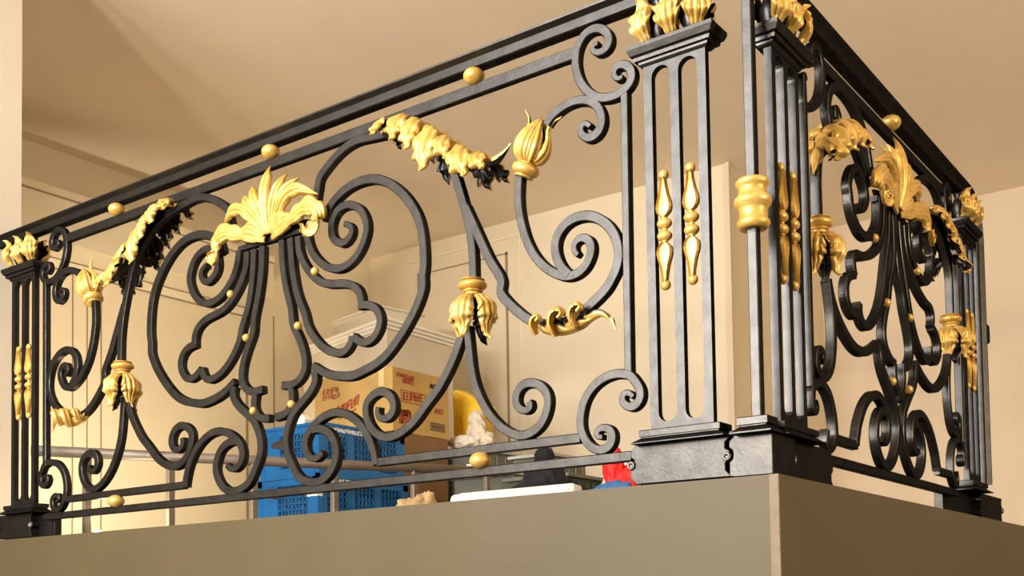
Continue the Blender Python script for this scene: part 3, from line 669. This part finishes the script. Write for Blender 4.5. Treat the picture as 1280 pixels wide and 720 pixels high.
printing('red_ink', (rO(2.20, .835), dv, Z, .17, .038, 7, 23, .05, .16), *[((cx, a, b), (cx+.0014, a+w_, b+h_)) for a, b, w_, h_ in ((2.185, .822, .204, .004), (2.185, .884, .204, .004), (2.185, .822, .004, .066), (2.385, .822, .004, .066))])
printing('red_ink', (rO(2.17, .745), Y, Z, .10, .036, 5, 24, 0, .22), (rO(2.17, .700), Y, Z, .10, .032, 5, 25, 0, .22), ((cx, 2.165, .737), (cx+.0014, 2.275, .742)))
printing('red_ink', (rO(2.46, .795), dv, Z, .08, .022, 4, 27, .1, .18))
printing('dark_ink', (rO(2.42, .930), Y, Z, .10, .026, 4, 26, 0, .2))
printing('dark_ink', *[((cx, a, b), (cx+.0014, c, d)) for a, b, c, d in ((2.43, .695, 2.55, .700), (2.43, .735, 2.55, .740), (2.43, .695, 2.435, .740), (2.545, .695, 2.55, .740))],
         *[((cx, 2.442+i*.0072, .704), (cx+.0014, 2.442+i*.0072+(.002 if i % 3 else .004), .731)) for i in range(14)])

# ------------------------------------------------------------------ pale cabinet with a flat carton on top
plan = [(-3.53, 2.62), (-3.54, 3.26), (-4.50, 3.44), (-4.50, 2.86)]
cab = empty('storage_cabinet', (-4.0, 3.0, .001), 'tall pale storage cabinet with white ribbed top edge, behind the cartons', 'cabinet')
flat = lambda a, b, d: Vector((a, b, d))
m = MB(); m.prism(plan, .001, 1.385, flat); m.build('cabinet_body', 'cab', cab, .006)
def grow(P, k):
    c = sum((Vector(p) for p in P), Vector((0, 0)))/4
    return [tuple(Vector(p)+(Vector(p)-c).normalized()*k) for p in P]
m = MB()
for z, k in ((1.384, .010), (1.408, .014), (1.432, .018)): m.prism(grow(plan, k), z, z+.017, flat); m.prism(grow(plan, k-.014), z+.017, z+.025, flat)
m.build('ribbed_top', 'cab_trim', cab, .003)
m = MB(); m.box((-4.14, 2.745, 1.17), (-4.03, 2.775, 1.195), xf=None); m.build('handle', 'cab_trim', cab, .003)
m = MB(); pl = [(-3.83, 2.88), (-3.76, 3.24), (-4.36, 3.36), (-4.34, 2.98)]; m.prism(pl, 1.458, 1.615, flat); m.prism(grow(pl, .012), 1.615, 1.632, flat)
o = m.build('flat_carton', 'cab', None, .004, (-3.94, 3.1, 1.458)); tag(o, 'flat pale carton lying on top of the storage cabinet', 'box')

# ------------------------------------------------------------------ soft things heaped at the right of the floor
def blob(name, m_, pts, label, cat, seed=0, sub_=4, amp=.3, fold=9., z0=.001):
    # crumpled heap grown round a few points
    bm = bmesh.new()
    mball = []
    for p, q in pts:
        res = bmesh.ops.create_icosphere(bm, subdivisions=sub_, radius=1.0)
        for v in res['verts']:
            n = Vector(v.co); d = noise.noise(n*1.7+Vector((seed, p[0]*3, p[1]*3)))*amp+noise.noise(n*4.1+Vector((seed*2, 0, p[0])))*amp*.4
            f = 1+d-.12*abs(math.sin(fold*n.x+3*n.z+seed))
            co = Vector((n.x*q[0], n.y*q[1], n.z*q[2]))*f+Vector(p)
            v.co = co
    zmin = min(v.co.z for v in bm.verts)
    me = bpy.data.meshes.new(name); bm.to_mesh(me); bm.free()
    for p in me.polygons: p.use_smooth = True
    me.materials.append(M[m_])
    o = bpy.data.objects.new(name, me)
    base = Vector((pts[0][0][0], pts[0][0][1], zmin)); me.transform(Matrix.Translation(-base)); o.location = (base.x, base.y, z0)
    C.objects.link(o); tag(o, label, cat); return o
# grey storage boxes
def tub(x0, x1, y0, y1, z0, z1, body, lid, label, cat='box'):
    t = empty('storage_box', ((x0+x1)/2, (y0+y1)/2, z0), label, cat)
    m = MB(); k = .02; w = .006
    for a, b in (((x0+k, y0+k), (x1-k, y0+k+w)), ((x0+k, y1-k-w), (x1-k, y1-k)), ((x0+k, y0+k), (x0+k+w, y1-k)), ((x1-k-w, y0+k), (x1-k, y1-k))):
        m.box((a[0], a[1], z0), (b[0], b[1], z1-.02))
    m.box((x0+k, y0+k, z0), (x1-k, y1-k, z0+.008))
    for i in range(5):
        y = y0+k+(y1-y0-2*k)*(i+.5)/5; m.box((x1-k, y-.006, z0+.02), (x1-k+.006, y+.006, z1-.03))
    m.build('tub', body, t, .003)
    m = MB(); m.box((x0, y0, z1-.022), (x1, y1, z1-.006)); m.box((x0+.03, y0+.03, z1-.006), (x1-.03, y1-.03, z1)); m.build('lid', lid, t, .004)
    return t
tub(-2.52, -2.12, 1.96, 2.28, .001, .36, 'grey_plastic', 'lid', 'grey plastic storage box beside the blue crates, at the end of the pipe rail')
tub(-1.97, -1.62, 1.66, 1.98, .001, .285, 'green', 'grey_plastic', 'low dark green plastic box left of the dark cloth heap')
tub(-2.44, -2.16, 2.34, 2.70, .001, .49, 'grey_plastic', 'lid', 'upright grey plastic box behind the rail, left of the dark clothing heap')
tub(-3.20, -2.80, 2.62, 3.05, .001, .600, 'grey_plastic', 'lid', 'large grey box with a pale lid that carries the white bag')
blob('plastic_bag', 'whitebag', [((-2.93, 2.72, .68), (.065, .05, .08)), ((-2.95, 2.74, .76), (.05, .045, .06)), ((-3.02, 2.70, .64), (.11, .05, .04)), ((-2.88, 2.74, .64), (.05, .05, .05))], 'crumpled white plastic bag lying on the pale lid beside the yellow carton', 'bag', 4, z0=.601)
m = MB(); yp = [(-3.18, .601), (-3.04, .601), (-2.99, .72), (-2.945, .84), (-2.96, .885), (-3.16, 1.00), (-3.19, .99)]
m.prism(yp, 2.83, 2.93, lambda a, b, d: Vector((a, d+(.02*math.sin(b*30)), b)))
o = m.build('yellow_sack', 'yellow', None, .02, (-3.08, 2.88, .601)); tag(o, 'bright yellow plastic sack standing between the yellow carton and the white bag', 'sack')
m = MB(); m.box((-2.44, 2.00, .361), (-2.36, 2.08, .415)); m.box((-2.432, 1.999, .372), (-2.368, 2.081, .402), 1); o = m.build('small_packet', ['white', 'pink'], None, .004, (-2.40, 2.04, .361)); tag(o, 'small pink and white packet on the lid of the grey storage box', 'packet')
blob('dark_jacket', 'navy', [((-1.48, 1.24, .11), (.13, .12, .11)), ((-1.45, 1.23, .20), (.085, .07, .09)), ((-1.44, 1.22, .26), (.040, .04, .07)), ((-1.60, 1.17, .09), (.08, .07, .08)), ((-1.37, 1.30, .10), (.075, .07, .10))], 'heap of black and navy clothing on the floor behind the railing', 'clothing', 2, amp=.22)
blob('white_cloth', 'white', [((-1.34, 1.56, .12), (.06, .06, .13)), ((-1.30, 1.58, .20), (.04, .05, .09))], 'crumpled white cloth standing between the dark clothing and the red bag', 'cloth', 9)
blob('red_bag', 'red', [((-1.17, 1.38, .12), (.085, .07, .12)), ((-1.22, 1.36, .22), (.045, .04, .09)), ((-1.10, 1.42, .11), (.08, .07, .12))], 'bright red cloth bag beside the corner base block', 'bag', 6, amp=.2)
m = MB(); P = [(-1.36, .56), (-1.05, .79), (-1.11, .93), (-1.45, .68)]; zt = (.088, .118, .125, .095)
m.add([(a, b, .001) for a, b in P]+[(a, b, z) for (a, b), z in zip(P, zt)], [(3, 2, 1, 0), (4, 5, 6, 7)]+[(k, (k+1) % 4, (k+1) % 4+4, k+4) for k in range(4)])
m.add([(a+.01, b+.012, .03) for a, b in P]+[(a+.012, b+.02, z+.006) for (a, b), z in zip(P, zt)], [(3, 2, 1, 0), (4, 5, 6, 7)]+[(k, (k+1) % 4, (k+1) % 4+4, k+4) for k in range(4)])
o = m.build('folded_sheet', 'white', None, .012, (-1.24, .74, .001)); tag(o, 'folded white sheet lying behind the slab edge under the railing', 'sheet')
blob('blue_cloth', 'bluecloth', [((-1.02, 1.02, .07), (.11, .07, .072)), ((-.90, 1.10, .075), (.10, .07, .076)), ((-.84, 1.14, .07), (.07, .06, .076))], 'blue cloth lying on the floor in front of the red bag', 'cloth', 8, amp=.14)
blob('paper_bag', 'paper', [((-1.56, .60, .045), (.05, .06, .05)), ((-1.53, .64, .06), (.03, .045, .055))], 'crumpled brown paper bag left of the white sheet', 'bag', 5, amp=.35)

# small bare bulb lamp on the floor, its top just clears the slab edge
lp = empty('floor_lamp', (-2.93, .30, .001), 'small bare bulb glowing on the floor at the foot of the far left pilaster', 'lamp')
m = MB(); lathe(m, [(.03, .001), (.03, .008), (.012, .012), (.012, .020)], (-2.93, .30, 0), (0, 0, 1), 18); m.build('lamp_base', 'white', lp)
m = MB(); lathe(m, [(.008, .018)]+[(max(.0005, .014*math.sin(PI*i/10)), .032-.014*math.cos(PI*i/10)) for i in range(2, 11)], (-2.93, .30, 0), (0, 0, 1), 18); m.build('bulb', 'bulb', lp)

# ------------------------------------------------------------------ camera (level axes solved from the photograph's vanishing points)
cam = bpy.data.cameras.new('camera'); co = bpy.data.objects.new('camera', cam); C.objects.link(co)
bpy.context.scene.camera = co
yaw, pit, rol = .632213, .0455174, -.0153095
fwd = Vector((-math.sin(yaw)*math.cos(pit), math.cos(yaw)*math.cos(pit), math.sin(pit)))
rt = Vector((math.cos(yaw), math.sin(yaw), 0)); up_ = rt.cross(fwd)
r2 = rt*math.cos(rol)+up_*math.sin(rol); u2 = up_*math.cos(rol)-rt*math.sin(rol)
R3 = Matrix((r2, u2, -fwd)).transposed()
co.matrix_world = Matrix.Translation((.9245021, -2.2238927, -.2646948)) @ R3.to_4x4()
cam.sensor_width = 36; cam.sensor_fit = 'HORIZONTAL'; cam.lens = 1382.919/1280*36
cam.shift_y = (690.047-360)/1280; cam.clip_start = .05

# ------------------------------------------------------------------ light
def area(name, loc, target, size, power, col):
    l = bpy.data.lights.new(name, 'AREA'); l.energy = power; l.color = col; l.shape = 'SQUARE'; l.size = size
    o = bpy.data.objects.new(name, l); C.objects.link(o); o.location = loc
    o.rotation_euler = (Vector(target)-Vector(loc)).to_track_quat('-Z', 'Y').to_euler(); return o
def point(name, loc, r, power, col):
    l = bpy.data.lights.new(name, 'POINT'); l.energy = power; l.color = col; l.shadow_soft_size = r
    o = bpy.data.objects.new(name, l); C.objects.link(o); o.location = loc; return o
WARM = (1., .85, .66)
point('hall_lamp', (-.67, -4.25, .75), .12, 560, WARM)
point('hall_lamp', (-1.29, -4.55, .85), .12, 300, WARM)
wl = area('iron_sheen_light', (-1.9, -4.4, 1.95), (-.7, 0, .6), 2.3, 570, (.98, .96, .93)); wl.data.shape = 'RECTANGLE'; wl.data.size_y = 3.3  # added area light, placed and sized for the sheen on the iron front faces
def spot(name, loc, target, power, angle, col, r=.06):
    l = bpy.data.lights.new(name, 'SPOT'); l.energy = power; l.color = col; l.spot_size = angle; l.spot_blend = .6; l.shadow_soft_size = r
    o = bpy.data.objects.new(name, l); C.objects.link(o); o.location = loc
    o.rotation_euler = (Vector(target)-Vector(loc)).to_track_quat('-Z', 'Y').to_euler(); return o
spot('left_wall_fill', (-3.55, 1.0, .10), (-5.02, 1.9, .60), 150, 1.8, (1., .86, .62))  # added spot with no fixture, hidden behind the slab edge, brightens the left wall
point('floor_lamp_light', (-2.93, .34, .09), .03, 5, (1., .84, .58))
point('right_side_fill', (3.6, .2, .9), .4, 460, (1., .80, .56))  # added out-of-view fill that lifts the ceiling and walls on the right
w = bpy.data.worlds.new('world'); bpy.context.scene.world = w; w.use_nodes = True
nt = w.node_tree; bg = nt.nodes['Background']
tc = nt.nodes.new('ShaderNodeTexCoord'); sp = nt.nodes.new('ShaderNodeSeparateXYZ'); rp_ = nt.nodes.new('ShaderNodeValToRGB'); mr = nt.nodes.new('ShaderNodeMapRange')
mr.inputs['From Min'].default_value = -1; mr.inputs['From Max'].default_value = 1
nt.links.new(tc.outputs['Generated'], sp.inputs[0]); nt.links.new(sp.outputs['Z'], mr.inputs['Value']); nt.links.new(mr.outputs['Result'], rp_.inputs['Fac'])
e = rp_.color_ramp.elements; e[0].position = .30; e[0].color = (.22, .16, .095, 1); e[1].position = .62; e[1].color = (.62, .47, .30, 1)
nt.links.new(rp_.outputs['Color'], bg.inputs['Color']); bg.inputs['Strength'].default_value = .8
vs = bpy.context.scene.view_settings
vs.view_transform = 'Standard'; vs.look = 'None'; vs.exposure = 0.; vs.gamma = 1.; vs.use_curve_mapping = False
